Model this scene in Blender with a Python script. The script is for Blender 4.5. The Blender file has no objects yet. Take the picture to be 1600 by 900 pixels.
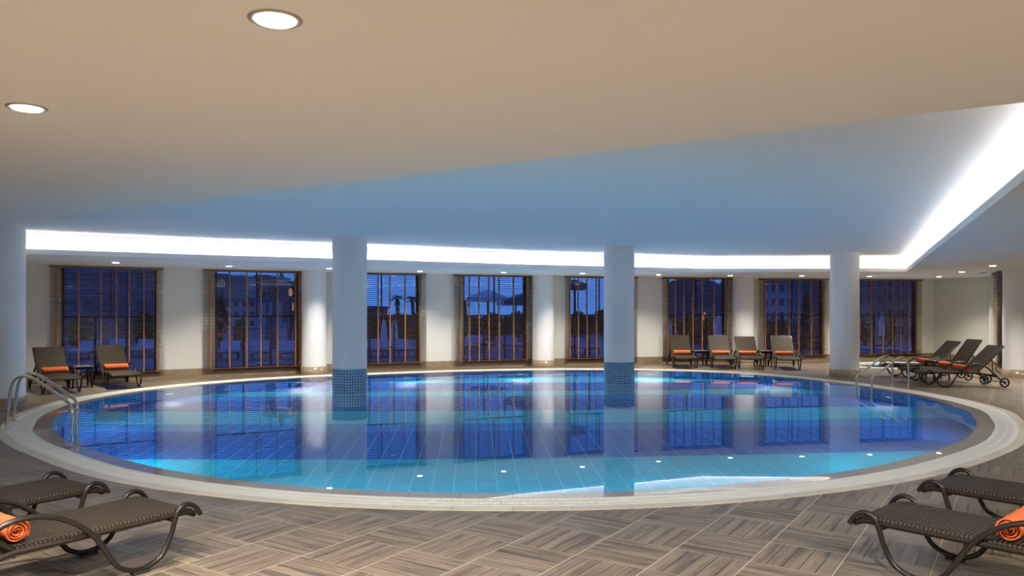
import bpy, bmesh, math, random
from math import sin, cos, pi, radians as R
from mathutils import Vector, Matrix, noise
random.seed(7)
scene = bpy.context.scene
col = scene.collection
F = 1215.0; HY = 484.0; EYE = 1.62

# ------------------------------------------------------------------ helpers
def gp(px, py, z=0.0):
    """ground position of a point of height z seen at px, py"""
    Y = F * (EYE - z) / (py - HY)
    return Vector(((px - 800) / F * Y, Y, z))

def at(px, py, Y):
    return Vector(((px - 800) / F * Y, Y, EYE - (py - HY) / F * Y))

class MB:
    def __init__(s):
        s.v = []; s.f = []; s.uv = None; s.mi = []; s.cm = 0; s.smooth = []
    def add(s, vs, fs, smooth=False):
        o = len(s.v)
        s.v += [tuple(v) for v in vs]
        for f in fs:
            s.f.append(tuple(i + o for i in f)); s.mi.append(s.cm); s.smooth.append(smooth)
    def box(s, c, size, rz=0, mat=None):
        hx, hy, hz = size[0] / 2, size[1] / 2, size[2] / 2
        vs = [Vector((x, y, z)) for x in (-hx, hx) for y in (-hy, hy) for z in (-hz, hz)]
        if mat is not None:
            vs = [mat @ v for v in vs]
        if rz:
            m = Matrix.Rotation(rz, 3, 'Z'); vs = [m @ v for v in vs]
        c = Vector(c); vs = [v + c for v in vs]
        s.add(vs, [(0, 1, 3, 2), (4, 6, 7, 5), (0, 4, 5, 1), (2, 3, 7, 6), (0, 2, 6, 4), (1, 5, 7, 3)])
    def prism(s, poly, z0, z1):
        """vertical prism over a counter-clockwise polygon"""
        n = len(poly)
        vs = [(p[0], p[1], z0) for p in poly] + [(p[0], p[1], z1) for p in poly]
        fs = [tuple(range(n))[::-1], tuple(range(n, 2 * n))]
        for i in range(n):
            j = (i + 1) % n; fs.append((i, j, n + j, n + i))
        s.add(vs, fs)
    def slabline(s, a, b, t0, t1, z0, z1):
        """box along the line a-b between offsets t0, t1 to its left side"""
        a = Vector(a[:2]); b = Vector(b[:2]); d = (b - a).normalized(); n = Vector((-d.y, d.x))
        s.prism([a + n * t0, b + n * t0, b + n * t1, a + n * t1], z0, z1)
    def tube(s, pts, r, seg=10, cap=True, rr=None):
        pts = [Vector(p) for p in pts]; n = len(pts)
        up = None; rings = []
        for i, p in enumerate(pts):
            t = (pts[min(i + 1, n - 1)] - pts[max(i - 1, 0)]).normalized()
            if up is None:
                up = t.orthogonal().normalized()
            else:
                up = (up - t * up.dot(t)).normalized()
            w = t.cross(up); rad = rr[i] if rr else r
            rings.append([p + (up * cos(2 * pi * k / seg) + w * sin(2 * pi * k / seg)) * rad for k in range(seg)])
        vs = [v for rg in rings for v in rg]; fs = []
        for i in range(n - 1):
            for k in range(seg):
                k2 = (k + 1) % seg
                fs.append((i * seg + k, i * seg + k2, (i + 1) * seg + k2, (i + 1) * seg + k))
        s.add(vs, fs, True)
        if cap:
            s.add(rings[0], [tuple(range(seg))[::-1]]); s.add(rings[-1], [tuple(range(seg))])
    def lathe(s, prof, seg=32, c=(0, 0, 0), capb=True, capt=True, mat=None, smooth=True):
        c = Vector(c); vs = []
        for r, z in prof:
            for k in range(seg):
                v = Vector((r * cos(2 * pi * k / seg), r * sin(2 * pi * k / seg), z))
                vs.append((mat @ v if mat is not None else v) + c)
        fs = []; n = len(prof)
        for i in range(n - 1):
            for k in range(seg):
                k2 = (k + 1) % seg
                fs.append((i * seg + k, i * seg + k2, (i + 1) * seg + k2, (i + 1) * seg + k))
        s.add(vs, fs, smooth)
        if capb and prof[0][0] > 1e-5: s.add(vs[:seg], [tuple(range(seg))[::-1]])
        if capt and prof[-1][0] > 1e-5: s.add(vs[-seg:], [tuple(range(seg))])
    def build(s, name, mat, parent=None, bevel=0, uv=None):
        me = bpy.data.meshes.new(name)
        me.from_pydata(s.v, [], s.f)
        for m in (mat if isinstance(mat, (list, tuple)) else [mat]): me.materials.append(m)
        for p, mi, sm in zip(me.polygons, s.mi, s.smooth):
            p.material_index = mi; p.use_smooth = sm
        if uv:
            l = me.uv_layers.new(name='UVMap')
            for p in me.polygons:
                us = [uv(me.vertices[me.loops[li].vertex_index].co) for li in p.loop_indices]
                if max(u[0] for u in us) - min(u[0] for u in us) > 1.0:
                    mx = max(u[0] for u in us); P = uv.period
                    us = [((u[0] + P) if u[0] < mx - 1.0 else u[0], u[1]) for u in us]
                for li, u in zip(p.loop_indices, us): l.data[li].uv = u
        me.update()
        o = bpy.data.objects.new(name, me); col.objects.link(o)
        if parent is not None: o.parent = parent
        if bevel:
            b = o.modifiers.new('bevel', 'BEVEL'); b.width = bevel; b.segments = 2; b.limit_method = 'ANGLE'
        return o

def tag(o, label=None, cat=None, group=None, kind=None):
    if label: o['label'] = label
    if cat: o['category'] = cat
    if group: o['group'] = group
    if kind: o['kind'] = kind
    return o
def empty(name, loc=(0, 0, 0), rz=0, label=None, cat=None, group=None, kind=None):
    o = bpy.data.objects.new(name, None); o.empty_display_size = .2
    col.objects.link(o); o.location = loc; o.rotation_euler = (0, 0, rz)
    return tag(o, label, cat, group, kind)
def copy_tree(o, parent=None):
    c = o.copy(); col.objects.link(c); c.parent = parent
    for ch in list(o.children): copy_tree(ch, c)
    return c
def catmull(pts, n=6, closed=False):
    pts = [Vector(p) for p in pts]; out = []; N = len(pts)
    rng = range(N) if closed else range(N - 1)
    for i in rng:
        if closed: p0, p1, p2, p3 = pts[i - 1], pts[i], pts[(i + 1) % N], pts[(i + 2) % N]
        else: p0, p1, p2, p3 = pts[max(i - 1, 0)], pts[i], pts[i + 1], pts[min(i + 2, N - 1)]
        for k in range(n):
            t = k / n
            out.append(.5 * ((2 * p1) + (p2 - p0) * t + (2 * p0 - 5 * p1 + 4 * p2 - p3) * t * t + (3 * p1 - p0 - 3 * p2 + p3) * t ** 3))
    if not closed: out.append(pts[-1])
    return out

# ------------------------------------------------------------------ materials
class NT:
    def __init__(s, name):
        s.m = bpy.data.materials.new(name); s.m.use_nodes = True
        s.t = s.m.node_tree; s.t.nodes.clear()
        s.out = s.t.nodes.new('ShaderNodeOutputMaterial')
    def n(s, typ, **kw):
        nd = s.t.nodes.new(typ)
        for k, v in kw.items(): setattr(nd, k, v)
        return nd
    def l(s, a, b): s.t.links.new(a, b)
    def val(s, sock, v):
        if hasattr(v, 'is_linked'): s.l(v, sock)
        else: sock.default_value = v
    def math(s, op, a, b=None, c=None):
        nd = s.n('ShaderNodeMath', operation=op)
        s.val(nd.inputs[0], a)
        if b is not None: s.val(nd.inputs[1], b)
        if c is not None: s.val(nd.inputs[2], c)
        return nd.outputs[0]
    def mix(s, f, a, b, mode='MIX'):
        nd = s.n('ShaderNodeMix', data_type='RGBA', blend_type=mode)
        s.val(nd.inputs[0], f); s.val(nd.inputs[6], a); s.val(nd.inputs[7], b)
        return nd.outputs[2]
    def noise(s, vec, scale, detail=3, rough=.5):
        nd = s.n('ShaderNodeTexNoise'); nd.inputs['Scale'].default_value = scale
        nd.inputs['Detail'].default_value = detail; nd.inputs['Roughness'].default_value = rough
        if vec is not None: s.l(vec, nd.inputs['Vector'])
        return nd.outputs['Fac']
    def bsdf(s, colr, rough=.5, metal=0, bump=None, bd=.01, bs=1, **kw):
        b = s.n('ShaderNodeBsdfPrincipled')
        s.val(b.inputs['Base Color'], colr); s.val(b.inputs['Roughness'], rough); b.inputs['Metallic'].default_value = metal
        for k, v in kw.items(): b.inputs[k.replace('_', ' ')].default_value = v
        if bump is not None:
            bn = s.n('ShaderNodeBump'); bn.inputs['Distance'].default_value = bd; bn.inputs['Strength'].default_value = bs
            s.l(bump, bn.inputs['Height']); s.l(bn.outputs[0], b.inputs['Normal'])
        s.l(b.outputs[0], s.out.inputs[0]); return b
def rgba(c): return (c[0], c[1], c[2], 1)
def plain(name, c, rough=.6, metal=0, var=.08, scale=6, bump=0, bd=.002, **kw):
    t = NT(name); tc = t.n('ShaderNodeTexCoord').outputs['Object']
    f = t.noise(tc, scale)
    c2 = t.mix(f, rgba([x * (1 - var) for x in c]), rgba([min(1, x * (1 + var)) for x in c]))
    t.bsdf(c2, rough, metal, t.noise(tc, scale * 12) if bump else None, bd, bump or 1, **kw)
    return t.m
def emis(name, c, s):
    t = NT(name); e = t.n('ShaderNodeEmission'); e.inputs[0].default_value = rgba(c); e.inputs[1].default_value = s
    t.l(e.outputs[0], t.out.inputs[0]); return t.m

M = {}
M['ceil'] = plain('ceiling_paint', (.87, .88, .89), .75, var=.015, scale=.6)
M['wall'] = plain('wall_paint', (.76, .74, .67), .7, var=.02, scale=1.5)
M['colm'] = plain('column_paint', (.85, .83, .82), .6, var=.015, scale=1)
M['stone'] = plain('marble_base', (.33, .25, .16), .25, var=.35, scale=9)
M['frame'] = plain('dark_window_frame', (.012, .009, .008), .35, var=.2)
M['wood'] = plain('blind_slat_wood', (.22, .11, .05), .4, var=.2, scale=3)
M['tape'] = plain('blind_tape', (.42, .17, .05), .7, var=.15, scale=20)
M['sill'] = plain('sill_wood', (.16, .065, .028), .35, var=.25, scale=4)
M['steel'] = plain('stainless_steel', (.72, .70, .66), .13, 1, var=.03)
M['tube'] = plain('brown_tube_metal', (.022, .015, .011), .3, .3, var=.2, scale=10)
M['rubber'] = plain('black_rubber', (.012, .012, .012), .6)
M['towel'] = plain('orange_towel', (.66, .13, .035), .95, var=.18, scale=60, bump=.6, bd=.006)
M['dark'] = plain('drain_channel', (.03, .028, .025), .8)
M['grate'] = plain('grating_plastic', (.92, .88, .77), .4, var=.04, scale=5)
M['whitep'] = plain('downlight_trim', (.45, .42, .36), .5, .6)
M['lamp'] = emis('downlight_lamp', (1, .93, .82), 5)
M['cove'] = emis('cove_light_strip', (1, .93, .88), 7.5)
M['uw'] = emis('pool_lamp', (.6, .95, 1), .5)

def wicker(name, ca, cb, uaxis, s, bd=.004):
    t = NT(name); tc = t.n('ShaderNodeTexCoord').outputs['Object']
    sp = t.n('ShaderNodeSeparateXYZ'); t.l(tc, sp.inputs[0])
    u = sp.outputs[1]; v = sp.outputs[0]
    a = t.math('SINE', t.math('MULTIPLY', u, 2 * pi / s))
    row = t.math('FLOOR', t.math('MULTIPLY', u, 1 / s))
    ph = t.math('MULTIPLY', row, pi)
    b = t.math('SINE', t.math('ADD', t.math('MULTIPLY', v, 2 * pi / (s * 1.3)), ph))
    h = t.math('ADD', t.math('MULTIPLY', a, .40), t.math('ADD', t.math('MULTIPLY', b, .10), .42))
    n = t.noise(tc, 25)
    c = t.mix(h, rgba(ca), rgba(cb)); c = t.mix(t.math('MULTIPLY', n, .5), c, rgba([x * .5 for x in cb]))
    t.bsdf(c, .5, 0, h, bd, 1, Specular_IOR_Level=.12); return t.m
M['wicker'] = wicker('brown_wicker', (.005, .004, .003), (.088, .064, .042), 1, .024)
M['wedge'] = wicker('brown_wicker_edge', (.008, .006, .005), (.045, .032, .022), 1, .013, .0015)

def floor_mat():
    t = NT('wood_look_floor_tiles')
    tc = t.n('ShaderNodeTexCoord').outputs['Object']
    mp = t.n('ShaderNodeMapping', vector_type='TEXTURE')
    mp.inputs['Location'].default_value = (-.694, 5.26, 0); mp.inputs['Rotation'].default_value = (0, 0, R(-33.2))
    mp.inputs['Scale'].default_value = (.5, .5, .5)
    t.l(tc, mp.inputs[0]); sp = t.n('ShaderNodeSeparateXYZ'); t.l(mp.outputs[0], sp.inputs[0])
    a, b = sp.outputs[0], sp.outputs[1]
    ia, ib = t.math('FLOOR', a), t.math('FLOOR', b)
    par = t.math('FLOORED_MODULO', t.math('ADD', ia, ib), 2)      # 0: planks along b
    fa, fb = t.math('FRACT', a), t.math('FRACT', b)
    def sel(x, y):  # par==0 -> x
        return t.math('ADD', t.math('MULTIPLY', x, t.math('SUBTRACT', 1, par)), t.math('MULTIPLY', y, par))
    across = sel(fa, fb); gx = sel(a, b); gy = sel(b, a)
    pl = t.math('MULTIPLY', across, 5); plf = t.math('FRACT', pl)
    d = t.math('MINIMUM', plf, t.math('SUBTRACT', 1, plf))
    groove = t.math('LESS_THAN', d, .045)
    def edge(f): return t.math('LESS_THAN', t.math('MINIMUM', f, t.math('SUBTRACT', 1, f)), .0055)
    grA, grB = edge(fa), edge(fb)
    # grain
    cv = t.n('ShaderNodeCombineXYZ')
    t.l(t.math('MULTIPLY', gx, 9), cv.inputs[0]); t.l(t.math('MULTIPLY', gy, .8), cv.inputs[1])
    t.l(t.math('ADD', t.math('MULTIPLY', ia, 3.7), t.math('MULTIPLY', ib, 5.3)), cv.inputs[2])
    g1 = t.noise(cv.outputs[0], 1.0, 5, .6); 
    rmp = t.n('ShaderNodeValToRGB'); rmp.color_ramp.elements[0].position = .33; rmp.color_ramp.elements[1].position = .68
    rmp.color_ramp.elements[0].color = (.095, .068, .044, 1); rmp.color_ramp.elements[1].color = (.265, .20, .136, 1)
    e = rmp.color_ramp.elements.new(.5); e.color = (.20, .148, .098, 1)
    t.l(g1, rmp.inputs[0])
    wn = t.n('ShaderNodeTexWhiteNoise'); cw = t.n('ShaderNodeCombineXYZ')
    t.l(ia, cw.inputs[0]); t.l(ib, cw.inputs[1]); t.l(t.math('FLOOR', pl), cw.inputs[2]); t.l(cw.outputs[0], wn.inputs['Vector'])
    br = t.math('ADD', .86, t.math('MULTIPLY', wn.outputs['Value'], .26))
    hs = t.n('ShaderNodeHueSaturation'); t.l(rmp.outputs[0], hs.inputs['Color']); t.l(br, hs.inputs['Value'])
    c = t.mix(t.math('MULTIPLY', groove, .85), hs.outputs[0], (.03, .02, .012, 1))
    c = t.mix(t.math('MULTIPLY', grB, .7), c, (.55, .45, .31, 1))
    c = t.mix(t.math('MULTIPLY', grA, .95), c, (.66, .56, .40, 1))
    rg = t.math('ADD', .26, t.math('MULTIPLY', t.noise(tc, 3), .2))
    t.bsdf(c, rg, 0, t.math('SUBTRACT', t.math('MULTIPLY', g1, .2), groove), .0012, .7)
    return t.m
M['floor'] = floor_mat()

def stone_mat(name, c, seam, rough, **kw):
    """pale coping stones cut with radial joints around the pool's middle"""
    t = NT(name); tc = t.n('ShaderNodeTexCoord').outputs['Object']
    sp = t.n('ShaderNodeSeparateXYZ'); t.l(tc, sp.inputs[0])
    ang = t.math('ARCTAN2', t.math('SUBTRACT', sp.outputs[1], 13.8), sp.outputs[0])
    k = t.math('MULTIPLY', ang, 96 / (2 * pi)); fr = t.math('FRACT', k)
    j = t.math('LESS_THAN', fr, seam)
    wn = t.n('ShaderNodeTexWhiteNoise', noise_dimensions='1D'); t.l(t.math('FLOOR', k), wn.inputs['W'])
    n = t.noise(tc, 5, 5)
    f = t.math('ADD', t.math('MULTIPLY', wn.outputs['Value'], .5), t.math('MULTIPLY', n, .6))
    cc = t.mix(f, rgba([x * .8 for x in c]), rgba([x * 1.15 for x in c]))
    cc = t.mix(j, cc, rgba([x * .45 for x in c]))
    t.bsdf(cc, rough, 0, **kw); return t.m
M['coping'] = stone_mat('coping_stone', (.74, .65, .50), .012, .35)
M['ledge'] = stone_mat('wet_ledge_stone', (.40, .345, .28), .02, .3, Coat_Weight=1, Coat_Roughness=.012, Coat_IOR=1.33)

def pool_tile(name, floor):
    """rectangular glazed pool tiles; the floor colour changes in crosswise bands of light and dark blue"""
    t = NT(name); tc = t.n('ShaderNodeTexCoord')
    sq = tc.outputs['Object'] if floor else tc.outputs['UV']
    mp = t.n('ShaderNodeMapping', vector_type='TEXTURE')
    if floor: mp.inputs['Rotation'].default_value = (0, 0, R(2.7))
    t.l(sq, mp.inputs[0]); sp = t.n('ShaderNodeSeparateXYZ'); t.l(mp.outputs[0], sp.inputs[0])
    x, y = sp.outputs[0], sp.outputs[1]
    tx = t.math('MULTIPLY', x, 4); ty = t.math('MULTIPLY', y, 8)
    fx, fy = t.math('FRACT', tx), t.math('FRACT', ty)
    gx = t.math('LESS_THAN', fx, .03); gy = t.math('LESS_THAN', fy, .045)
    wn = t.n('ShaderNodeTexWhiteNoise'); cw = t.n('ShaderNodeCombineXYZ')
    t.l(t.math('FLOOR', tx), cw.inputs[0]); t.l(t.math('FLOOR', ty), cw.inputs[1]); t.l(cw.outputs[0], wn.inputs['Vector'])
    deep = (.002, .10, .46, 1); mid = (.006, .24, .66, 1); lite = (.03, .60, .80, 1)
    if floor:
        rp = t.n('ShaderNodeValToRGB'); rp.color_ramp.interpolation = 'CONSTANT'
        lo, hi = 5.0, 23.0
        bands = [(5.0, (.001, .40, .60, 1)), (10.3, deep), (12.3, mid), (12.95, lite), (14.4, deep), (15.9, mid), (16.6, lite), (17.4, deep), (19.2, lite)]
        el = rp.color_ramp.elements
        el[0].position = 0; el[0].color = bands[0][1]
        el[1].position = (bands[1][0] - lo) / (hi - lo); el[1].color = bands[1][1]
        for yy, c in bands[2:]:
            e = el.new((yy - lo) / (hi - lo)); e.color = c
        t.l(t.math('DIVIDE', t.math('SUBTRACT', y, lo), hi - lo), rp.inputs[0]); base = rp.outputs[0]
    else:
        base = mid
    hs = t.n('ShaderNodeHueSaturation'); t.val(hs.inputs['Color'], base)
    t.l(t.math('ADD', .92, t.math('MULTIPLY', wn.outputs['Value'], .16)), hs.inputs['Value'])
    c = t.mix(t.math('MULTIPLY', gy, .28), hs.outputs[0], (.3, .75, .9, 1))
    c = t.mix(t.math('MULTIPLY', gx, .75), c, (.40, .85, .95, 1))
    t.bsdf(c, .35); return t.m
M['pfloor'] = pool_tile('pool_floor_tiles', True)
M['pwall'] = pool_tile('pool_wall_tiles', False)

def mosaic():
    t = NT('blue_mosaic_tiles'); tc = t.n('ShaderNodeTexCoord').outputs['UV']
    sp = t.n('ShaderNodeSeparateXYZ'); t.l(tc, sp.inputs[0])
    tx = t.math('MULTIPLY', sp.outputs[0], 19.4); ty = t.math('MULTIPLY', sp.outputs[1], 19.4)
    g = t.math('MAXIMUM', t.math('LESS_THAN', t.math('FRACT', tx), .16), t.math('LESS_THAN', t.math('FRACT', ty), .16))
    wn = t.n('ShaderNodeTexWhiteNoise'); cw = t.n('ShaderNodeCombineXYZ')
    t.l(t.math('FLOOR', tx), cw.inputs[0]); t.l(t.math('FLOOR', ty), cw.inputs[1]); t.l(cw.outputs[0], wn.inputs['Vector'])
    c = t.mix(wn.outputs['Value'], (.035, .13, .25, 1), (.08, .22, .38, 1))
    c = t.mix(g, c, (.42, .55, .62, 1))
    t.bsdf(c, .2); return t.m
M['mosaic'] = mosaic()

def water_mat():
    t = NT('pool_water'); g = t.n('ShaderNodeBsdfGlass'); g.inputs['IOR'].default_value = 1.33; g.inputs['Roughness'].default_value = 0
    g.inputs['Color'].default_value = (1, 1, 1, 1)
    tc = t.n('ShaderNodeTexCoord').outputs['Object']
    b = t.n('ShaderNodeBump'); b.inputs['Distance'].default_value = .0006; b.inputs['Strength'].default_value = .35
    t.l(t.noise(tc, 1.1, 2), b.inputs['Height']); t.l(b.outputs[0], g.inputs['Normal'])
    t.l(g.outputs[0], t.out.inputs[0]); return t.m
M['water'] = water_mat()
def pane_mat():
    t = NT('window_glass'); tr = t.n('ShaderNodeBsdfTransparent'); tr.inputs[0].default_value = (.93, .95, 1, 1)
    g = t.n('ShaderNodeBsdfGlossy'); g.inputs['Roughness'].default_value = .01; mx = t.n('ShaderNodeMixShader')
    fr = t.n('ShaderNodeFresnel'); fr.inputs[0].default_value = 1.5
    t.l(fr.outputs[0], mx.inputs[0]); t.l(tr.outputs[0], mx.inputs[1]); t.l(g.outputs[0], mx.inputs[2]); t.l(mx.outputs[0], t.out.inputs[0]); return t.m
M['pane'] = pane_mat()
M['leafd'] = plain('dark_leaves', (.03, .07, .025), .6, var=.5, scale=8)
M['bark'] = plain('bark', (.06, .045, .035), .8, var=.3)
M['bldw'] = plain('pale_render', (.42, .44, .50), .8, var=.1, scale=1)
M['bldb'] = plain('brown_render', (.16, .11, .10), .8, var=.15, scale=1)
M['bldd'] = plain('dark_render', (.15, .15, .19), .8, var=.2, scale=1)
M['bldg'] = plain('dark_glazing', (.03, .04, .07), .15)
M['canvas'] = plain('white_canvas', (.72, .75, .80), .8, var=.06)
M['canvasd'] = plain('grey_canvas', (.10, .10, .14), .8, var=.06)
M['terr'] = plain('terrace_paving', (.11, .13, .15), .5, var=.25, scale=.8)
M['hill'] = plain('hill_scrub', (.045, .045, .06), .9, var=.5, scale=.15)
M['lawn'] = plain('lawn', (.03, .06, .02), .9, var=.4, scale=2)
M['litw'] = emis('lit_window', (1, .5, .25), .22)
M['red'] = plain('red_paint', (.55, .10, .06), .5)
M['oud'] = plain('outdoor_cushion', (.36, .40, .46), .8)

# ------------------------------------------------------------------ pool outline (middle at 0, 13.8)
PC = Vector((0, 13.8, 0))
POL = [(-176, 7.88), (-165, 7.72), (-156, 7.57), (-149.6, 7.5), (-138.5, 7.34), (-121, 7.36), (-105, 7.42), (-90, 7.42), (-75, 7.39), (-58, 7.35), (-40, 7.42), (-27.6, 7.57),
       (-18, 7.74), (-8.5, 7.96), (4.4, 8.1), (15.4, 8.2), (24, 8.32), (34, 8.48), (44, 8.62), (52, 8.55), (60, 8.34), (71, 7.95), (83.3, 7.55), (96.9, 7.22), (109, 7.03), (121.8, 7.02),
       (133.8, 7.25), (145.7, 7.55), (155, 7.72), (166, 7.92), (176, 7.95)]
def outline(off, n=12):
    pts = [Vector((r * cos(R(a)), r * sin(R(a)), 0)) for a, r in POL]
    c = catmull(pts, n, True); N = len(c); out = []
    for i, p in enumerate(c):
        t = (c[(i + 1) % N] - c[i - 1]).normalized(); nrm = Vector((t.y, -t.x, 0))
        out.append(PC + p + nrm * off)
    return out
O_COP = outline(.12); O_GR = outline(0); O_GI = outline(-.28); O_IN = outline(-.50)
def ring(mb, A, B, z0, z1):
    """flat ring between outlines A (outer) and B (inner), with its side faces"""
    n = len(A)
    vs = [(p.x, p.y, z1) for p in A] + [(p.x, p.y, z1) for p in B] + [(p.x, p.y, z0) for p in A] + [(p.x, p.y, z0) for p in B]
    fs = []
    for i in range(n):
        j = (i + 1) % n
        fs += [(i, j, n + j, n + i), (n + i, n + j, 3 * n + j, 3 * n + i), (2 * n + i, 2 * n + j, j, i), (3 * n + i, 3 * n + j, 2 * n + j, 2 * n + i)]
    mb.add(vs, fs)
def disc(mb, A, z):
    c = Vector((sum(p.x for p in A) / len(A), sum(p.y for p in A) / len(A), z)); n = len(A)
    mb.add([c] + [(p.x, p.y, z) for p in A], [(0, i + 1, (i + 1) % n + 1) for i in range(n)])
def holed(name, outer, holes, z, thick, mat):
    """flat slab with holes, top face at z when thick < 0"""
    bm = bmesh.new(); edges = []
    for loop in [outer] + holes:
        vs = [bm.verts.new((p[0], p[1], z)) for p in loop]
        edges += [bm.edges.new((vs[i], vs[(i + 1) % len(vs)])) for i in range(len(vs))]
    bmesh.ops.triangle_fill(bm, use_beauty=True, use_dissolve=False, edges=edges)
    bmesh.ops.recalc_face_normals(bm, faces=bm.faces)
    r = bmesh.ops.extrude_face_region(bm, geom=list(bm.faces))
    bmesh.ops.translate(bm, vec=(0, 0, thick), verts=[g for g in r['geom'] if isinstance(g, bmesh.types.BMVert)])
    bmesh.ops.recalc_face_normals(bm, faces=bm.faces)
    me = bpy.data.meshes.new(name); bm.to_mesh(me); bm.free(); me.materials.append(mat)
    o = bpy.data.objects.new(name, me); col.objects.link(o); o['kind'] = 'structure'; return o

# ------------------------------------------------------------------ room plan
HS = 2.6; HC = 3.0
J = [Vector((-10.75, 16.78)), Vector((-5.14, 20.1)), Vector((.89, 22.5)), Vector((7.18, 24.1)), Vector((13.75, 25.35))]
RW = [J[4], Vector((14.25, 23.3)), Vector((12.96, 20.8)), Vector((12.25, 19.35)), Vector((14.6, 17.0)), Vector((14.6, -3.5))]
LW = [Vector((-13.5, -3.5)), Vector((-13.5, 14.2)), J[0]]
room = [Vector((14.6, -3.5))] + RW[::-1][1:] + J[::-1][1:] + [Vector((-13.5, 14.2)), Vector((-13.5, -3.5))]
KP = Vector((11.45, 22.45))
def ell(a, b, n=64): return [Vector((KP.x + a * cos(2 * pi * i / n), KP.y + b * sin(2 * pi * i / n))) for i in range(n)]
holed('floor', [p.copy() for p in room], [O_COP, ell(1.95, 1.42)], 0, -.12, M['floor'])

COF = [Vector(p) for p in ((2.79, 3.44), (10.15, 20.0), (4.96, 20.15), (.36, 18.32), (-3.96, 16.05), (-6.05, 15.05), (-8.65, 13.53), (-11.0, 12.1))]
def offset_poly(P, d):
    out = []; n = len(P)
    for i in range(n):
        a, b, c = P[i - 1], P[i], P[(i + 1) % n]
        d1 = (b - a).normalized(); d2 = (c - b).normalized()
        n1 = Vector((d1.y, -d1.x)); n2 = Vector((d2.y, -d2.x))
        m = (n1 + n2).normalized(); out.append(b + m * d / max(.3, m.dot(n1)))
    return out
COFO = offset_poly(COF, .13)
holed('ceiling', [p.copy() for p in room], [COF], HS, .03, M['ceil'])
mb = MB()
n = len(COF)
# raised field of the ceiling, the upright faces around it and the lip that hides the light strips
mb.prism(COFO, HC, HC + .1)
Q = offset_poly(COF, .18)
for i in range(n):
    j = (i + 1) % n
    mb.prism([COFO[i], COFO[j], Q[j], Q[i]][::-1], HS + .03, HC + .1)
LI = offset_poly(COF, .018)
for i in range(n):
    j = (i + 1) % n
    mb.prism([COF[i], COF[j], LI[j], LI[i]][::-1], HS + .03, HS + .09)
tag(mb.build('ceiling', M['ceil']), kind='structure')
# light strips lying in the trough behind the lip
CI = offset_poly(COF, .035); CO = offset_poly(COF, .075)
mb = MB()
for i in (0, 1, 2, 3, 4, 5, 6):
    j = (i + 1) % n
    mb.prism([CI[i], CI[j], CO[j], CO[i]][::-1], HS + .03, HS + .045)
tag(mb.build('cove_light_strip', M['cove']), 'white light strip hidden behind the lip of the raised ceiling', 'light strip')

def wall(name, a, b, openings=(), sill=.16, z1=HS + .03, th=.22, mat=None):
    """wall from a to b, its room side on the line; openings = distances along the line"""
    mb = MB(); a = Vector(a[:2]); b = Vector(b[:2]); L = (b - a).length; d = (b - a) / L
    cur = 0
    for s, e in list(openings) + [(L, None)]:
        if s > cur: mb.slabline(a + d * cur, a + d * s, 0, th, 0 if False else -.02, z1)
        if e is not None:
            mb.slabline(a + d * s, a + d * e, 0, th, -.02, sill)
            cur = e
    return tag(mb.build(name, mat or M['wall']), kind='structure')
def ray_on(px, a, b, back=0):
    """distance along a-b where the sight line through px meets it"""
    a = Vector(a[:2]); b = Vector(b[:2]); d = (b - a).normalized(); nn = Vector((-d.y, d.x)); a2 = a + nn * back
    k = (px - 800) / F      # x = k*y
    # a2.x + d.x s = k (a2.y + d.y s)
    return (k * a2.y - a2.x) / (d.x - k * d.y)

# windows: bay, opening px, blind px, tapes px
WIN = [
 (0, 96, 246, 77, 255, (90, 123, 158, 182, 202, 225, 245.5)),
 (0, 336, 466, 317, 474, (329, 359, 386, 408, 434, 462, 468)),
 (1, 538, 655, 528, 666, (541, 566, 591, 609.6, 633.4, 657.6)),
 (1, 724, 823, 709, 832, (719.4, 734, 749, 764.4, 780.4, 803, 824)),
 (2, 889, 987, 883, 997, (891, 904, 917.6, 932.4, 950, 969, 990)),
 (2, 1045, 1134, 1035, 1144, (1044, 1055.7, 1069, 1083, 1097.4, 1115.8, 1137)),
 (3, 1195, 1286, 1186, 1294, (1196, 1213, 1233.4, 1248.4, 1268, 1288)),
 (3, 1336, 1432, 1330, 1441, (1343, 1362, 1380, 1395.5, 1407.6, 1420.5, 1432.6)),
]
WDESC = ['leftmost window, beside the two loungers by the left wall', 'second window from the left', 'window behind the left pool column', 'window right of the left pool column, white parasols outside',
         'window just left of the right pool column', 'window behind the two left-hand loungers of the back row', 'window behind the right lounger of the back row', 'rightmost window, behind the pool ladder', 'narrow side window beside the right-hand column']
BDESC = ['brown wooden venetian blind of the leftmost window', 'brown venetian blind in front of the second window from the left',
         'brown venetian blind partly hidden by the left pool column', 'brown venetian blind midway between the two pool columns, parasols behind it',
         'brown venetian blind cut off by the right pool column', 'brown venetian blind behind the two left loungers of the back row',
         'brown venetian blind behind the rightmost lounger of the back row', 'rightmost wide venetian blind, seen behind the chrome pool ladder',
         'narrow sliver of brown blind on the side wall beside the right-hand column']
ops = {0: [], 1: [], 2: [], 3: []}
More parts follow.
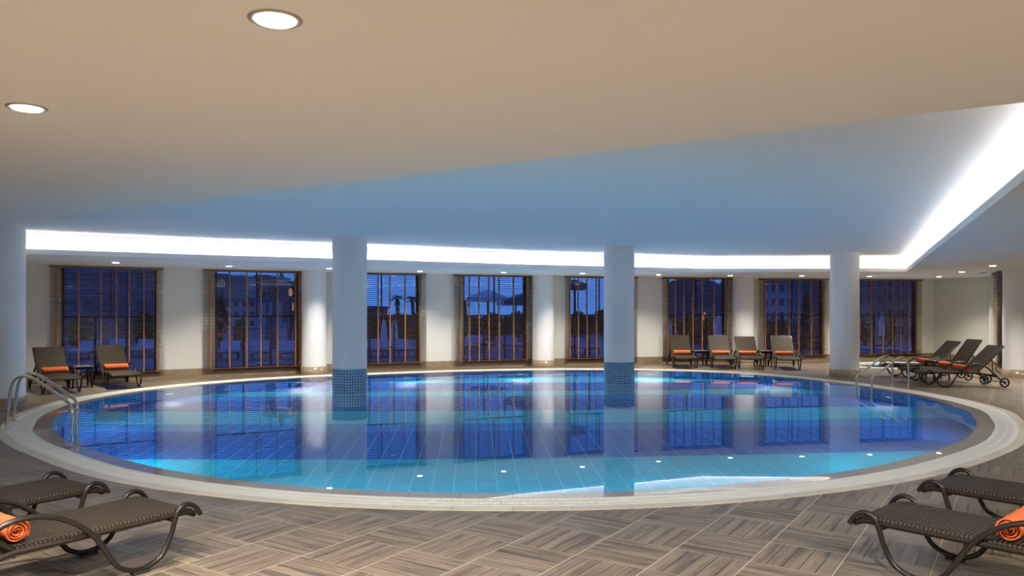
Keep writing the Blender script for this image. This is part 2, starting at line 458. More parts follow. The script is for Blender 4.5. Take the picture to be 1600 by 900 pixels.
def add_window(idx, a, b, s, e, bs, be, tapes, flip=False):
    d = (b - a).normalized(); nn = Vector((-d.y, d.x)); z0, z1 = .16, HS
    P = lambda t, off, z=0: Vector((a.x + d.x * t + nn.x * off, a.y + d.y * t + nn.y * off, z))
    w = empty('window_%d' % idx, P((s + e) / 2, .12, z0)); w['kind'] = 'structure'
    off = -w.location
    inv = Matrix.Translation(-w.location)
    def fin(mb, name, mat, root):
        mb.v = [tuple(Vector(v) - root.location) for v in mb.v]; return mb.build(name, mat, root)
    mb = MB(); fw = .06
    mb.slabline(P(s, 0), P(s + fw, 0), .08, .16, z0, z1); mb.slabline(P(e - fw, 0), P(e, 0), .08, .16, z0, z1)
    mb.slabline(P(s + fw, 0), P(e - fw, 0), .08, .16, z0, z0 + .06); mb.slabline(P(s + fw, 0), P(e - fw, 0), .08, .16, z1 - .05, z1)
    mb.slabline(P(s + fw, 0), P(e - fw, 0), .09, .15, 1.43, 1.475)
    for q in (.34, .67):
        t = s + (e - s) * q; mb.slabline(P(t - .022, 0), P(t + .022, 0), .095, .145, z0 + .06, 1.43)
    t = s + (e - s) * .5; mb.slabline(P(t - .015, 0), P(t + .015, 0), .095, .145, 1.475, z1 - .05)
    fin(mb, 'window_frame', M['frame'], w)
    mb = MB(); mb.slabline(P(s + .03, 0), P(e - .03, 0), .117, .123, z0 + .03, z1 - .02); fin(mb, 'pane', M['pane'], w)
    mb = MB(); mb.slabline(P(s - .05, 0), P(e + .05, 0), -.05, .08, z0 - .035, z0); fin(mb, 'window_sill', M['sill'], w)
    # venetian blind hanging in front
    bl = empty('venetian_blind', P((bs + be) / 2, -.09, .2), 0, BDESC[idx - 1], 'blind', 'wooden venetian blinds')
    mb = MB(); z = .235; c0 = P((bs + be) / 2, -.09); L = be - bs; rz = math.atan2(d.y, d.x)
    tilt = Matrix.Rotation(R(-11), 3, 'X')
    while z < HS - .07:
        mb.box((c0.x, c0.y, z), (L - .02, .05, .0035), rz, tilt); z += .0525
    fin(mb, 'slats', M['wood'], bl)
    mb = MB(); mb.slabline(P(bs, 0), P(be, 0), -.12, -.055, HS - .055, HS - .002); fin(mb, 'head_rail', M['wood'], bl)
    mb = MB(); mb.slabline(P(bs, 0), P(be, 0), -.118, -.062, .185, .21); fin(mb, 'bottom_rail', M['sill'], bl)
    for t in tapes:
        mb = MB(); t = min(max(t, bs + .02), be - .02)
        mb.slabline(P(t - .0125, 0), P(t + .0125, 0), -.122, -.1195, .19, HS - .05)
        mb.slabline(P(t - .0125, 0), P(t + .0125, 0), -.0605, -.058, .19, HS - .05)
        fin(mb, 'ladder_tape', M['tape'], bl)
for i, (bay, s, e, bs, be, tp) in enumerate(WIN):
    a, b = J[bay], J[bay + 1]
    S, E_ = ray_on(s, a, b), ray_on(e, a, b)
    ops[bay].append((S, E_))
    add_window(i + 1, a, b, S, E_, ray_on(bs, a, b, -.09), ray_on(be, a, b, -.09), [ray_on(t, a, b, -.12) for t in tp])
for k in range(4):
    wall('wall_back', J[k], J[k + 1], ops[k])
wall('wall_right', RW[0], RW[1]); wall('wall_right', RW[1], RW[2])
s9 = .22; L9 = (RW[3] - RW[2]).length
wall('wall_right', RW[2], RW[3], [(s9, L9 - .15)])
add_window(9, RW[2], RW[3], s9, L9 - .15, .05, L9 - .05, (.12, .5, .9, 1.3))
wall('wall_right', RW[3], RW[4]); wall('wall_right', RW[4], RW[5])
wall('wall_left', LW[0], LW[1]); wall('wall_left', LW[1], LW[2])
wall('wall_front', RW[5], LW[0])

# stone skirting, interrupted at nothing: it runs below the sills
def skirting(name, a, b):
    mb = MB(); mb.slabline(a, b, -.025, 0, 0, .125 + 0 * .07)
    return tag(mb.build(name, M['stone']), kind='structure')
for k in range(4):
    mb = MB(); a, b = J[k], J[k + 1]; d = (b - a).normalized(); L = (b - a).length; cur = 0
    mb.slabline(a, b, -.025, 0, 0, .12)
    for s, e in ops[k] + [(L, None)]:
        if s - .06 > cur: mb.slabline(a + d * cur, a + d * (s - .06), -.025, 0, .12, .21)
        if e is not None: cur = e + .06
    tag(mb.build('baseboard_back', M['stone']), kind='structure')
for nm, a, b in (('baseboard_right', RW[0], RW[1]), ('baseboard_right', RW[1], RW[2]), ('baseboard_right', RW[3], RW[4]), ('baseboard_right', RW[4], RW[5]), ('baseboard_left', LW[0], LW[1]), ('baseboard_left', LW[1], LW[2])):
    mb = MB(); mb.slabline(a, b, -.025, 0, 0, .21); tag(mb.build(nm, M['stone']), kind='structure')

# ------------------------------------------------------------------ columns
def uvcyl(r):
    def f(co):
        a = math.atan2(co.y, co.x)
        return ((a % (2 * pi)) * r, co.z)
    f.period = 2 * pi * r; return f
PD = -1.7
def column(x, y, r, top, label, wet=False, base=.19, group=None):
    c = empty('column', (x, y, 0 if not wet else PD), 0, label, 'column', group, 'thing')
    z0 = -PD if wet else 0
    if wet:
        mb = MB(); mb.lathe([(r + .004, 0), (r + .004, z0 + .485)], 64, capt=True)
        mb.build('mosaic_band', M['mosaic'], c, uv=uvcyl(r))
        mb = MB(); mb.lathe([(r, z0 + .485), (r, z0 + top)], 64, capb=False, capt=False); mb.build('shaft', M['colm'], c)
    else:
        mb = MB(); mb.lathe([(r + .018, 0), (r + .018, base), (r, base)], 64, capt=False); 
        b = mb.build('stone_base', M['stone'], c)
        for p in b.data.polygons: p.use_smooth = abs(p.normal.z) < .5
        mb = MB(); mb.lathe([(r, base), (r, top)], 64, capb=False, capt=False); mb.build('shaft', M['colm'], c)
G1 = 'round columns in the pool and on its deck'; G2 = 'round columns against the back wall'
column(-3.157, 15.13, .33, HC, 'left white column rising from the pool, blue mosaic at its foot', True, group=G1)
column(2.35, 17.07, .33, HC, 'right white column rising from the pool, blue mosaic at its foot', True, group=G1)
column(8.08, 18.89, .33, HC, 'white column on a brown stone base beside the right pool ladder', group=G1)
column(-8.42, 12.85, .33, HC, 'white column cut off by the left edge, behind the left pool ladder', group=G1, base=.18)
column(-10.95, 17.05, .33, HS, 'cream column at the left end of the back wall, behind the left lounger', group=G2)
column(-5.02, 19.72, .31, HS, 'cream wall column between the second window and the left pool column', group=G2)
column(.89, 22.2, .31, HS, 'cream wall column midway between the two pool columns', group=G2)
column(7.09, 23.85, .31, HS, 'cream wall column behind the third lounger of the back row', group=G2)
column(12.22, 18.75, .34, HS, 'thick cream column at the right edge, beside the three loungers', group=G2)

# ------------------------------------------------------------------ swimming pool
pool = empty('swimming_pool', (0, 0, 0), 0, 'large round indoor pool with blue-banded tiled floor and white overflow grating', 'swimming pool', kind='thing')
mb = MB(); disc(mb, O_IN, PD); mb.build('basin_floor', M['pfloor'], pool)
mb = MB(); n = len(O_IN); acc = 0; per = []
vs = []; fs = []
for i in range(n + 1):
    p = O_IN[i % n]
    if i: acc += (Vector(O_IN[i % n]) - Vector(O_IN[i - 1])).length
    per.append(acc); vs += [(p.x, p.y, PD), (p.x, p.y, -.03)]
for i in range(n): fs.append((2 * i, 2 * i + 1, 2 * i + 3, 2 * i + 2))
mb.add(vs, fs, True); o = mb.build('basin_wall', M['pwall'], pool)
l = o.data.uv_layers.new(name='UVMap')
for p in o.data.polygons:
    for li in p.loop_indices:
        vi = o.data.loops[li].vertex_index; l.data[li].uv = (per[vi // 2], o.data.vertices[vi].co.z)
mb = MB(); ring(mb, O_COP, O_GR, -.05, .004); mb.build('coping', M['coping'], pool)
mb = MB(); ring(mb, O_GI, O_IN, -.05, -.004); mb.build('overflow_ledge', M['ledge'], pool)
mb = MB(); ring(mb, outline(-.001), outline(-.279), -.11, -.10); mb.build('drain_channel', M['dark'], pool)
# the grating: three rims and cross bars (two rows of slots)
mb = MB()
for o0, o1 in ((0, -.06), (-.135, -.155), (-.23, -.28)):
    ring(mb, outline(o0), outline(o1), -.02, .003)
A = outline(-.045); B = outline(-.245); NA = len(A)
lens = [0]
for i in range(NA): lens.append(lens[-1] + (A[(i + 1) % NA] - A[i]).length)
nb = int(lens[-1] / .0215); seg = 0
for k in range(nb):
    s = lens[-1] * k / nb
    while lens[seg + 1] < s: seg += 1
    t = (s - lens[seg]) / (lens[seg + 1] - lens[seg]); j = (seg + 1) % NA
    pa = A[seg].lerp(A[j], t); pb = B[seg].lerp(B[j], t); tg = (A[j] - A[seg]).normalized() * .0068
    v = []
    for p in (pa, pb):
        for sgn in (-1, 1):
            q = p + tg * sgn; v += [(q.x, q.y, .002), (q.x, q.y, -.018)]
    mb.add(v, [(0, 2, 6, 4), (0, 4, 5, 1), (2, 3, 7, 6)])
mb.build('overflow_grating', M['grate'], pool)
mb = MB(); disc(mb, O_IN, -.004); mb.build('water', M['water'], pool)

kids = empty('childrens_pool', (KP.x, KP.y, 0), 0, 'small round pool with white rim behind the three right-hand loungers', 'swimming pool', kind='thing')
def er(a, b, n=64): return [Vector((a * cos(2 * pi * i / n), b * sin(2 * pi * i / n), 0)) for i in range(n)]
M['kt'] = plain('childrens_pool_tiles', (.10, .42, .62), .3, var=.1, scale=8)
mb = MB(); ring(mb, er(1.95, 1.42), er(1.72, 1.22), -.05, .02); mb.build('pool_rim', M['grate'], kids)
mb = MB(); e = er(1.72, 1.22); disc(mb, e, -.35)
mb.add([(p.x, p.y, z) for p in e for z in (-.35, -.04)], [(2 * i, 2 * i + 1, (2 * i + 3) % 128, (2 * i + 2) % 128) for i in range(64)])
mb.build('basin', M['kt'], kids)
mb = MB(); disc(mb, e, -.02); mb.build('water', M['water'], kids)

# underwater lamps
def light(kind, name, loc, energy, colr, parent=None, **kw):
    ld = bpy.data.lights.new(name, kind); ld.energy = energy; ld.color = colr
    for k, v in kw.items(): setattr(ld, k, v)
    ld.cycles.use_multiple_importance_sampling = False
    o = bpy.data.objects.new(name, ld); col.objects.link(o); o.location = loc
    if parent is not None: o.parent = parent
    return o
UW_E = 23
NI = len(O_IN)
def near_idx(ang):
    return min(range(NI), key=lambda i: abs(((math.atan2(O_IN[i].y - 13.8, O_IN[i].x) - R(ang) + pi) % (2 * pi)) - pi))
for k, ang in enumerate((-162, -137, -112, -90, -68, -43, -18, 12, 38, 62, 88, 114, 138, 163)):
    i = near_idx(ang); p = O_IN[i]; tg = (O_IN[(i + 1) % NI] - O_IN[i - 1]).normalized(); inn = Vector((-tg.y, tg.x, 0))
    rz = math.atan2(inn.y, inn.x)
    L = empty('pool_lamp', p + inn * .005 + Vector((0, 0, -.95)), rz, 'round underwater lamp set into the tiled pool wall', 'pool light', 'underwater lamps in the pool wall')
    m = Matrix.Rotation(pi / 2, 3, 'Y')
    mb = MB(); mb.lathe([(.13, 0), (.13, .02), (.1, .03), (.095, .02)], 24, mat=m, capt=False); mb.build('trim_ring', M['steel'], L)
    mb = MB(); mb.lathe([(.095, .018), (.06, .024), (0.001, .026)], 24, mat=m, capb=False); mb.build('lamp_glass', M['uw'], L)
    lo = light('AREA', 'pool_lamp_light', (.06, 0, 0), UW_E, (.9, .95, 1), L, shape='DISK', size=.18)
    lo.rotation_euler = (0, R(-90), 0)
    if ang in (-18, 12, -162, 163): lo.data.energy = UW_E * .4
light('POINT', 'childrens_pool_fill', (0, 1.0, -.15), 2.5, (.8, .95, 1), kids, shadow_soft_size=.08)  # unseen lamp, added so the small pool's water does not go dark

# ------------------------------------------------------------------ pool ladders
def ladder(ax, ay, bx, by, sep, prof, label):
    """rail feet at a and a+sep; b = where the rail goes down into the water"""
    a = Vector((ax, ay, 0)); b = Vector((bx, by, 0)); L = (b - a).length; d = (b - a) / L
    root = empty('pool_ladder', a, 0, label, 'pool ladder', 'chrome pool ladders')
    pts = [Vector((d.x * L * s, d.y * L * s, z)) for s, z in prof]
    path = catmull(pts, 5); sepv = Vector((sep[0], sep[1], 0))
    for q in (Vector((0, 0, 0)), sepv):
        mb = MB(); mb.tube([p + q for p in path], .0215, 12); mb.build('handrail', M['steel'], root)
        mb = MB(); mb.lathe([(.055, .004), (.05, .012), (.03, .018)], 20, c=q); mb.build('foot_flange', M['steel'], root)
    for z in (-.35, -.65, -.95):
        mb = MB(); p0 = d * L; p0 = Vector((p0.x, p0.y, z))
        rz = math.atan2(sepv.y, sepv.x)
        mb.box(p0 + sepv / 2, (sepv.length, .09, .025), rz); mb.build('tread', M['steel'], root, bevel=.005)
ladder(-7.03, 10.8, -5.60, 9.90, (-.2, .47), [(0, 0), (.03, .2), (.06, .42), (.09, .56), (.15, .66), (.25, .715), (.38, .715), (.5, .67), (.72, .56), (.93, .44), (.975, .40), (1, .3), (1, 0), (1, -.5), (1, -1.1)],
       'chrome pool ladder with two curved handrails at the left rim')
ladder(8.11, 15.9, 7.30, 15.78, (-.1, .47), [(0, 0), (0, .3), (.01, .48), (.05, .585), (.14, .64), (.25, .64), (.38, .58), (.65, .42), (.9, .30), (.97, .25), (1, .17), (1, 0), (1, -.5), (1, -1.1)],
       'chrome pool ladder with two curved handrails beside the right deck column')

# ------------------------------------------------------------------ sun loungers
PROF = [(0, .275), (.04, .335), (.10, .36), (.155, .335), (.185, .26), (.215, .17), (.28, .065), (.41, .022), (.53, .06), (.60, .15), (.66, .25), (.74, .345), (.86, .43), (1.0, .475), (1.13, .475),
        (1.27, .42), (1.4, .315), (1.53, .19), (1.62, .125)]
def panel(mb, prof, w, th, d=None):
    """woven panel along profile points (u,z) with rounded long edges"""
    n = len(prof); cs = []
    h = th / 2
    shape = [(-w / 2, 0), (-w / 2 + .006, h * .8), (-w / 2 + .02, h), (w / 2 - .02, h), (w / 2 - .006, h * .8), (w / 2, 0), (w / 2 - .006, -h * .8), (w / 2 - .02, -h), (-w / 2 + .02, -h), (-w / 2 + .006, -h * .8)]
    vs = []; k = len(shape)
    for i, (u, z) in enumerate(prof):
        a = Vector(prof[max(i - 1, 0)]); b = Vector(prof[min(i + 1, n - 1)]); t = (b - a).normalized(); nn = Vector((-t.y, t.x))
        for x, q in shape: vs.append((x, u + nn.x * q, z + nn.y * q))
    fs = []
    for i in range(n - 1):
        for j in range(k):
            j2 = (j + 1) % k; fs.append((i * k + j, i * k + j2, (i + 1) * k + j2, (i + 1) * k + j))
    fs += [tuple(range(k)), tuple(range((n - 1) * k, n * k))[::-1]]
    mb.add(vs, fs)
def make_lounger(ang):
    root = empty('sun_lounger')
    for sx in (-1, 1):
        x = sx * .315
        path = catmull([Vector((x, u, z)) for u, z in PROF], 4)
        mb = MB(); mb.tube(path, .0165, 10); fr = mb.build('side_frame', M['tube'], root)
        mb = MB(); mb.box((x, .41, .009), (.045, .11, .018)); mb.build('glide_pad', M['rubber'], fr, bevel=.004)
        # wheel
        m = Matrix.Rotation(pi / 2, 3, 'Y'); c = Vector((sx * .35, 1.63, .105))
        mb = MB(); tp = [(.088 + .017 * cos(2 * pi * q / 10), .017 * sin(2 * pi * q / 10)) for q in range(11)]
        mb.lathe(tp, 28, c=c, capb=False, capt=False, mat=m); w = mb.build('wheel', M['rubber'], root)
        mb = MB()
        for q in range(5):
            a = 2 * pi * q / 5 + .3
            mb.tube([c, c + Vector((0, cos(a) * .082, sin(a) * .082))], .008, 6)
        mb.lathe([(.024, -.02), (.024, .02)], 14, c=c, mat=m)
        mb.build('spokes', M['tube'], w)
    mb = MB(); mb.tube([(-.35, 1.63, .105), (.35, 1.63, .105)], .009, 8); mb.build('axle', M['tube'], root)
    mb = MB(); panel(mb, [(.015, .268), (.045, .298), (.085, .314), (.13, .318), (.3, .316), (.6, .313), (.9, .311), (1.1, .31)], .575, .032); mb.build('seat', M['wicker'], root)
    mb = MB()
    for sx in (-1, 1):
        mb.tube([(sx * .288, .03, .285), (sx * .288, .09, .303), (sx * .288, .3, .30), (sx * .288, 1.12, .297), (sx * .288, 1.5, .22)], .018, 8)
    for u, z in ((.19, .275), (.66, .28), (1.12, .29)):
        mb.tube([(-.315, u, z), (.315, u, z)], .013, 8)
    mb.build('seat_frame', M['wedge'], root)
    a = R(ang); LB = .76; h0 = Vector((0, 1.115, .315)); dv = Vector((0, cos(a), sin(a)))
    b = MB(); pr = []
    for q in range(7):
        s = LB * q / 6; bow = .012 * sin(pi * q / 6)
        pr.append((h0.y + cos(a) * s + sin(a) * bow, h0.z + sin(a) * s - cos(a) * bow))
    panel(b, pr, .555, .03); bk = b.build('backrest', M['wicker'], root)
    mb = MB()
    mb.tube([h0 + Vector((-.283, 0, 0)), h0 + Vector((-.283, 0, 0)) + dv * LB, h0 + Vector((-.27, 0, 0)) + dv * (LB + .012), h0 + Vector((.27, 0, 0)) + dv * (LB + .012), h0 + Vector((.283, 0, 0)) + dv * LB, h0 + Vector((.283, 0, 0))], .014, 8)
    mb.build('backrest_frame', M['tube'], root)
    mb = MB()
    for sx in (-1, 1):
        p = h0 + dv * .42; mb.tube([(sx * .27, p.y, p.z - .01), (sx * .29, 1.42, .26)], .01, 8)
    mb.tube([(-.3, 1.42, .26), (.3, 1.42, .26)], .01, 8)
    mb.build('backrest_prop', M['tube'], root)
    return root
PROTO = {}
def place_lounger(x, y, dx, dy, ang, label, group):
    if ang not in PROTO:
        PROTO[ang] = make_lounger(ang); o = PROTO[ang]
    else: o = copy_tree(PROTO[ang])
    o.location = (x, y, 0); o.rotation_euler = (0, 0, math.atan2(-dx, dy)); tag(o, label, 'sun lounger', group); return o
def make_towel():
    """rolled towel along local X with a spiral end"""
    r0 = .066; L = .47; pts = []
    turns = 3.6; N = 90
    mb = MB(); vs = []; xs = [-.235 + L * i / 10 for i in range(11)]
    random.seed(3)
    for i in range(N):
        t = i / (N - 1); a = 2 * pi * turns * t; rad = .008 + (r0 - .008) * t
        if t > .96: rad += (t - .96) * .05
        for xi, x in enumerate(xs):
            w = 1 + .03 * sin(xi * 1.7 + a) + .02 * sin(xi * 3.1)
            xe = x + (.006 * sin(a * 2.3) if xi in (0, 10) else 0)
            vs.append((xe, rad * w * cos(a), max(-.064, rad * w * sin(a))))
    k = len(xs); fs = [(i * k + j, (i + 1) * k + j, (i + 1) * k + j + 1, i * k + j + 1) for i in range(N - 1) for j in range(k - 1)]
    mb.add(vs, fs, True); o = mb.build('rolled_towel', M['towel'])
    s = o.modifiers.new('thick', 'SOLIDIFY'); s.thickness = .0085; s.offset = 0
    return o
TW = []
def towel(lx, ly, dx, dy, u, lat, label, rz=0):
    o = TW[0].copy() if TW else make_towel()
    if TW: col.objects.link(o)
    TW.append(o); D = Vector((dx, dy)).normalized(); N_ = Vector((D.y, -D.x))
    p = Vector((lx, ly)) + D * u + N_ * lat
    o.location = (p.x, p.y, .332 + .064); o.rotation_euler = (0, 0, math.atan2(-dx, dy) + rz); tag(o, label, 'towel', 'orange rolled towels'); return o
GL = {'f': 'wicker loungers in front of the pool', 'l': 'wicker loungers by the left wall', 'b': 'wicker loungers in the back row', 'r': 'wicker loungers beside the small pool'}
LG = [
 (-2.31, 5.30, -.57, -.82, 42, 'brown wicker lounger in the left foreground, nearer of the two, orange towel on it', 'f', (1.07, .0, 'rolled orange towel on the near left foreground lounger, cut by the left edge')),
 (-3.23, 5.91, -.57, -.82, 42, 'brown wicker lounger at the lower left edge, behind the one with the towel', 'f', None),
 (2.36, 5.12, .68, -.735, 42, 'brown wicker lounger in the right foreground, nearest, orange towel on it', 'f', (.86, .02, 'rolled orange towel on the near right foreground lounger, cut by the right edge')),
 (3.25, 5.99, .68, -.735, 42, 'brown wicker lounger at the lower right edge, behind the nearest one', 'f', None),
 (-8.60, 14.98, -.65, .76, 42, 'brown wicker lounger by the left wall, left of the side table', 'l', (1.02, 0, 'orange towel roll on the lounger left of the left-hand side table')),
 (-7.88, 15.92, -.62, .78, 42, 'brown wicker lounger by the left wall, right of the side table', 'l', (1.02, 0, 'orange towel roll on the lounger right of the left-hand side table')),
 (4.80, 21.33, .08, 1, 45, 'brown wicker lounger at the left end of the back row', 'b', (1.02, 0, 'orange towel roll on the leftmost lounger of the back row')),
 (5.80, 21.13, .14, 1, 45, 'second brown wicker lounger from the left in the back row', 'b', (1.02, 0, 'orange towel roll on the second lounger of the back row')),
 (6.50, 20.98, .16, 1, 42, 'third brown wicker lounger of the back row, before the wall column', 'b', (1.02, 0, 'orange towel roll on the third lounger of the back row')),
 (7.42, 20.78, .2, 1, 45, 'brown wicker lounger at the right end of the back row', 'b', (1.02, 0, 'orange towel roll on the rightmost lounger of the back row')),
 (8.62, 16.53, 1, 0, 44, 'nearest brown wicker lounger beside the right ladder, wheels showing at its right end', 'r', (.93, 0, 'orange towel roll on the nearest lounger beside the right ladder')),
 (8.78, 17.38, 1, 0, 55, 'middle lounger of the three beside the right ladder, steepest backrest', 'r', (.93, 0, 'orange towel roll on the middle lounger beside the right ladder')),
 (8.95, 18.62, 1, .03, 45, 'farthest lounger of the three beside the right ladder, behind the side table', 'r', (.93, 0, 'orange towel roll on the farthest right-hand lounger, behind the side table')),
]
for x, y, dx, dy, ang, lab, g, tw in LG:
    place_lounger(x, y, dx, dy, ang, lab, GL[g])
    if tw: towel(x, y, dx, dy, tw[0], tw[1], tw[2])

# ------------------------------------------------------------------ side tables
M['ttop'] = plain('table_top', (.20, .15, .10), .25, var=.2, scale=12)
def make_table():
    t = empty('side_table')
    mb = MB(); mb.box((0, 0, .445), (.40, .40, .022)); mb.build('tabletop', M['ttop'], t, bevel=.006)
    mb = MB()
    for c, s in (((0, .18, .412), (.38, .02, .045)), ((0, -.18, .412), (.38, .02, .045)), ((.18, 0, .412), (.02, .34, .045)), ((-.18, 0, .412), (.02, .34, .045))): mb.box(c, s)
    mb.build('apron', M['wedge'], t)
    for sx in (-1, 1):
        for sy in (-1, 1):
            mb = MB(); x, y = sx * .17, sy * .17
            mb.tube([(x, y, .39), (x * .98, y * .98, .2), (x * 1.04, y * 1.04, .0)], .02, 8, rr=[.026, .021, .019]); mb.build('leg', M['tube'], t)
    return t
tb = make_table()
for i, (x, y, rz, lab) in enumerate(((-8.98, 16.18, .7, 'dark wicker side table between the two loungers by the left wall'),
                                     (5.38, 22.35, .1, 'dark side table between the first and second loungers of the back row'),
                                     (7.18, 22.25, .15, 'dark side table between the third and fourth loungers of the back row'),
                                     (9.85, 18.0, .0, 'dark side table between the middle and farthest loungers at the right'))):
    o = tb if i == 0 else copy_tree(tb)
    o.location = (x, y, 0); o.rotation_euler = (0, 0, rz); tag(o, lab, 'side table', 'dark side tables between loungers')

# ------------------------------------------------------------------ downlights
DL = [(430, 30, 'large recessed ceiling light near the top edge'), (42, 168, 'recessed ceiling light near the left edge of the low ceiling'),
      (181, 410, 'downlight above the leftmost window'), (358, 415.5, 'downlight above the second window from the left'), (515, 419.3, 'downlight half behind the left pool column'),
      (656, 423.7, 'downlight above the pier right of the left pool column'), (787, 425.3, 'downlight above the window midway between the pool columns'),
      (910, 427, 'downlight left of the right pool column'), (1029, 429, 'downlight right of the right pool column'), (1141, 430.3, 'downlight above the third lounger of the back row'),
      (1253, 430.8, 'downlight left of the deck column, above the right end of the back row'), (1359, 431.5, 'downlight above the rightmost window'), (1467, 432, 'farthest of three downlights before the blank right wall'),
      (1503, 424.6, 'middle of three downlights before the blank right wall'), (1551, 415, 'nearest of three downlights, beside the thick right column')]
def make_dl():
    d = empty('ceiling_downlight')
    mb = MB(); mb.lathe([(.068, .0), (.070, -.004), (.083, -.006), (.09, -.002), (.09, .0)], 32, capb=False, capt=False); mb.build('trim_ring', M['whitep'], d)
    mb = MB(); mb.lathe([(.0705, -.003), (.064, -.010), (.04, -.015), (.001, -.017)], 32, capb=False); mb.build('lamp', M['lamp'], d)
    return d
d0 = make_dl()
DLE = 225
for i, (px, py, lab) in enumerate(DL):
    Y = F * (HS - EYE) / (HY - py); x = (px - 800) / F * Y
    o = d0 if i == 0 else copy_tree(d0)
    o.location = (x, Y, HS); tag(o, lab, 'ceiling light', 'recessed downlights')
for i, (px, py, lab) in enumerate(DL):
    Y = F * (HS - EYE) / (HY - py); x = (px - 800) / F * Y
    light('SPOT', 'downlight_or_fill_beam', (x, Y, HS - .02), DLE * (1.0 if i > 1 else 1.3), (1, .94, .83), spot_size=R(125), spot_blend=.8, shadow_soft_size=.06)
# assumed lamps without fixtures, added around and behind the viewer to light the deck
for x, y in ((1.3, 2.3), (-1.4, 2.25), (3.6, 2.2), (-4.3, 2.0)):
    light('SPOT', 'downlight_or_fill_beam', (x, y, HS - .03), DLE * .92, (1, .97, .91), spot_size=R(164), spot_blend=.35, shadow_soft_size=.06)
for x, y in ( (4.2, -.8), (-4.6, -1.2), (6.2, 4.6), (8.0, 8.4), (9.5, 13.0), (-8.5, 5.2), (-11.4, 8.5), (0, -2.2), (11.8, 15.5), (-11.5, 12.8), (8.5, 3.0)):
    light('SPOT', 'downlight_or_fill_beam', (x, y, HS - .02), DLE * .68, (1, .97, .91), spot_size=R(140), spot_blend=.8, shadow_soft_size=.06)
mb = MB()
for k in range(3): mb.box((12.62 - .05 * k, 20.75 + .03 * k, HS - .004), (.8, .02, .008), R(64))
tag(mb.build('air_vent', M['frame']), 'thin dark air slot in the ceiling by the right-hand column', 'air vent')

# ------------------------------------------------------------------ outside the windows
TP = [Vector((-60, 18)), Vector((-13, 17.2))] + [j + Vector((0, .25)) for j in J] + [Vector((14.7, 23.5)), Vector((15, 17)), Vector((70, 17)), Vector((70, 140)), Vector((-60, 140))]
mb = MB(); mb.prism(TP, -.3, -.03); tag(mb.build('terrace', M['terr']), kind='structure')
def blk(name, px0, px1, ytop, Y, depth, wallm, label, zbase=-.03, cols=5, rows=4, lit=(), roof=None):
    a = at(px0, ytop, Y); b = at(px1, ytop, Y); w = b.x - a.x; h = a.z - zbase
    r = empty(name, ((a.x + b.x) / 2, Y + depth / 2, zbase), 0, label, 'building', 'buildings beyond the terrace')
    mb = MB(); mb.box((0, 0, h / 2), (w, depth, h)); mb.build('walls', M[wallm], r)
    mb = MB(); mb.box((0, 0, h + .1), (w + .5, depth + .5, .3)); mb.build('roof', M['bldd'] if roof is None else M[roof], r)
    for i in range(cols):
        for j in range(rows):
            mb = MB(); x = -w / 2 + w * (i + .5) / cols; z = h * (j + .55) / rows
            mb.box((x, -depth / 2 - .02, z), (w / cols * .5, .06, h / rows * .5)); mb.build('window', M['litw' if (i, j) in lit else 'bldg'], r)
    return r
blk('hotel_wing', 40, 262, 425, 42, 8, 'bldd', 'low dark hotel wing seen through the leftmost window', cols=8, rows=3, lit=())
blk('tower_block', 338, 350, 431, 120, 10, 'bldd', 'dark narrow tower at the left of the second window', cols=2, rows=6)
blk('tower_block', 361, 378, 432, 145, 10, 'bldd', 'twin dark tower blocks seen through the second window', cols=3, rows=7)
blk('tower_block', 400, 416, 433, 100, 10, 'bldb', 'brown tower block in the middle of the second window', cols=2, rows=7)
blk('town_house', 352, 400, 470, 70, 8, 'bldw', 'pale house low in the second window', cols=4, rows=3)
blk('town_house', 448, 462, 444, 60, 6, 'bldb', 'brown house with lit windows at the right of the second window', cols=2, rows=3, lit=((0, 1), (1, 1)))
blk('town_house', 560, 585, 482, 75, 8, 'bldb', 'brown house low behind the left pool column window', cols=3, rows=2)
blk('terrace_building', 1190, 1240, 440, 46, 8, 'bldw', 'pale building in the window behind the rightmost back row lounger', cols=4, rows=4)
blk('terrace_building', 1252, 1286, 446, 58, 8, 'bldd', 'dark building in the right half of that window', cols=3, rows=4)
blk('hotel_wing', 1335, 1432, 430, 44, 8, 'bldd', 'dark hotel wing seen through the rightmost window', cols=6, rows=4)
# hillside
mb = MB(); prof = [(1005, 468), (1040, 447), (1056, 434), (1075, 424), (1097, 431), (1120, 442), (1136, 450), (1185, 470), (1230, 480)]
for i in range(len(prof) - 1):
    a = at(prof[i][0], prof[i][1], 110); b = at(prof[i + 1][0], prof[i + 1][1], 110)
    mb.add([(a.x, 110, a.z), (b.x, 110, b.z), (b.x * .8, 80, -.1), (a.x * .8, 80, -.1), (a.x, 138, -.1), (b.x, 138, -.1)], [(0, 3, 2, 1), (0, 1, 5, 4)])
tag(mb.build('hillside', M['hill']), 'dark wooded hillside behind the back row of loungers', 'hill')

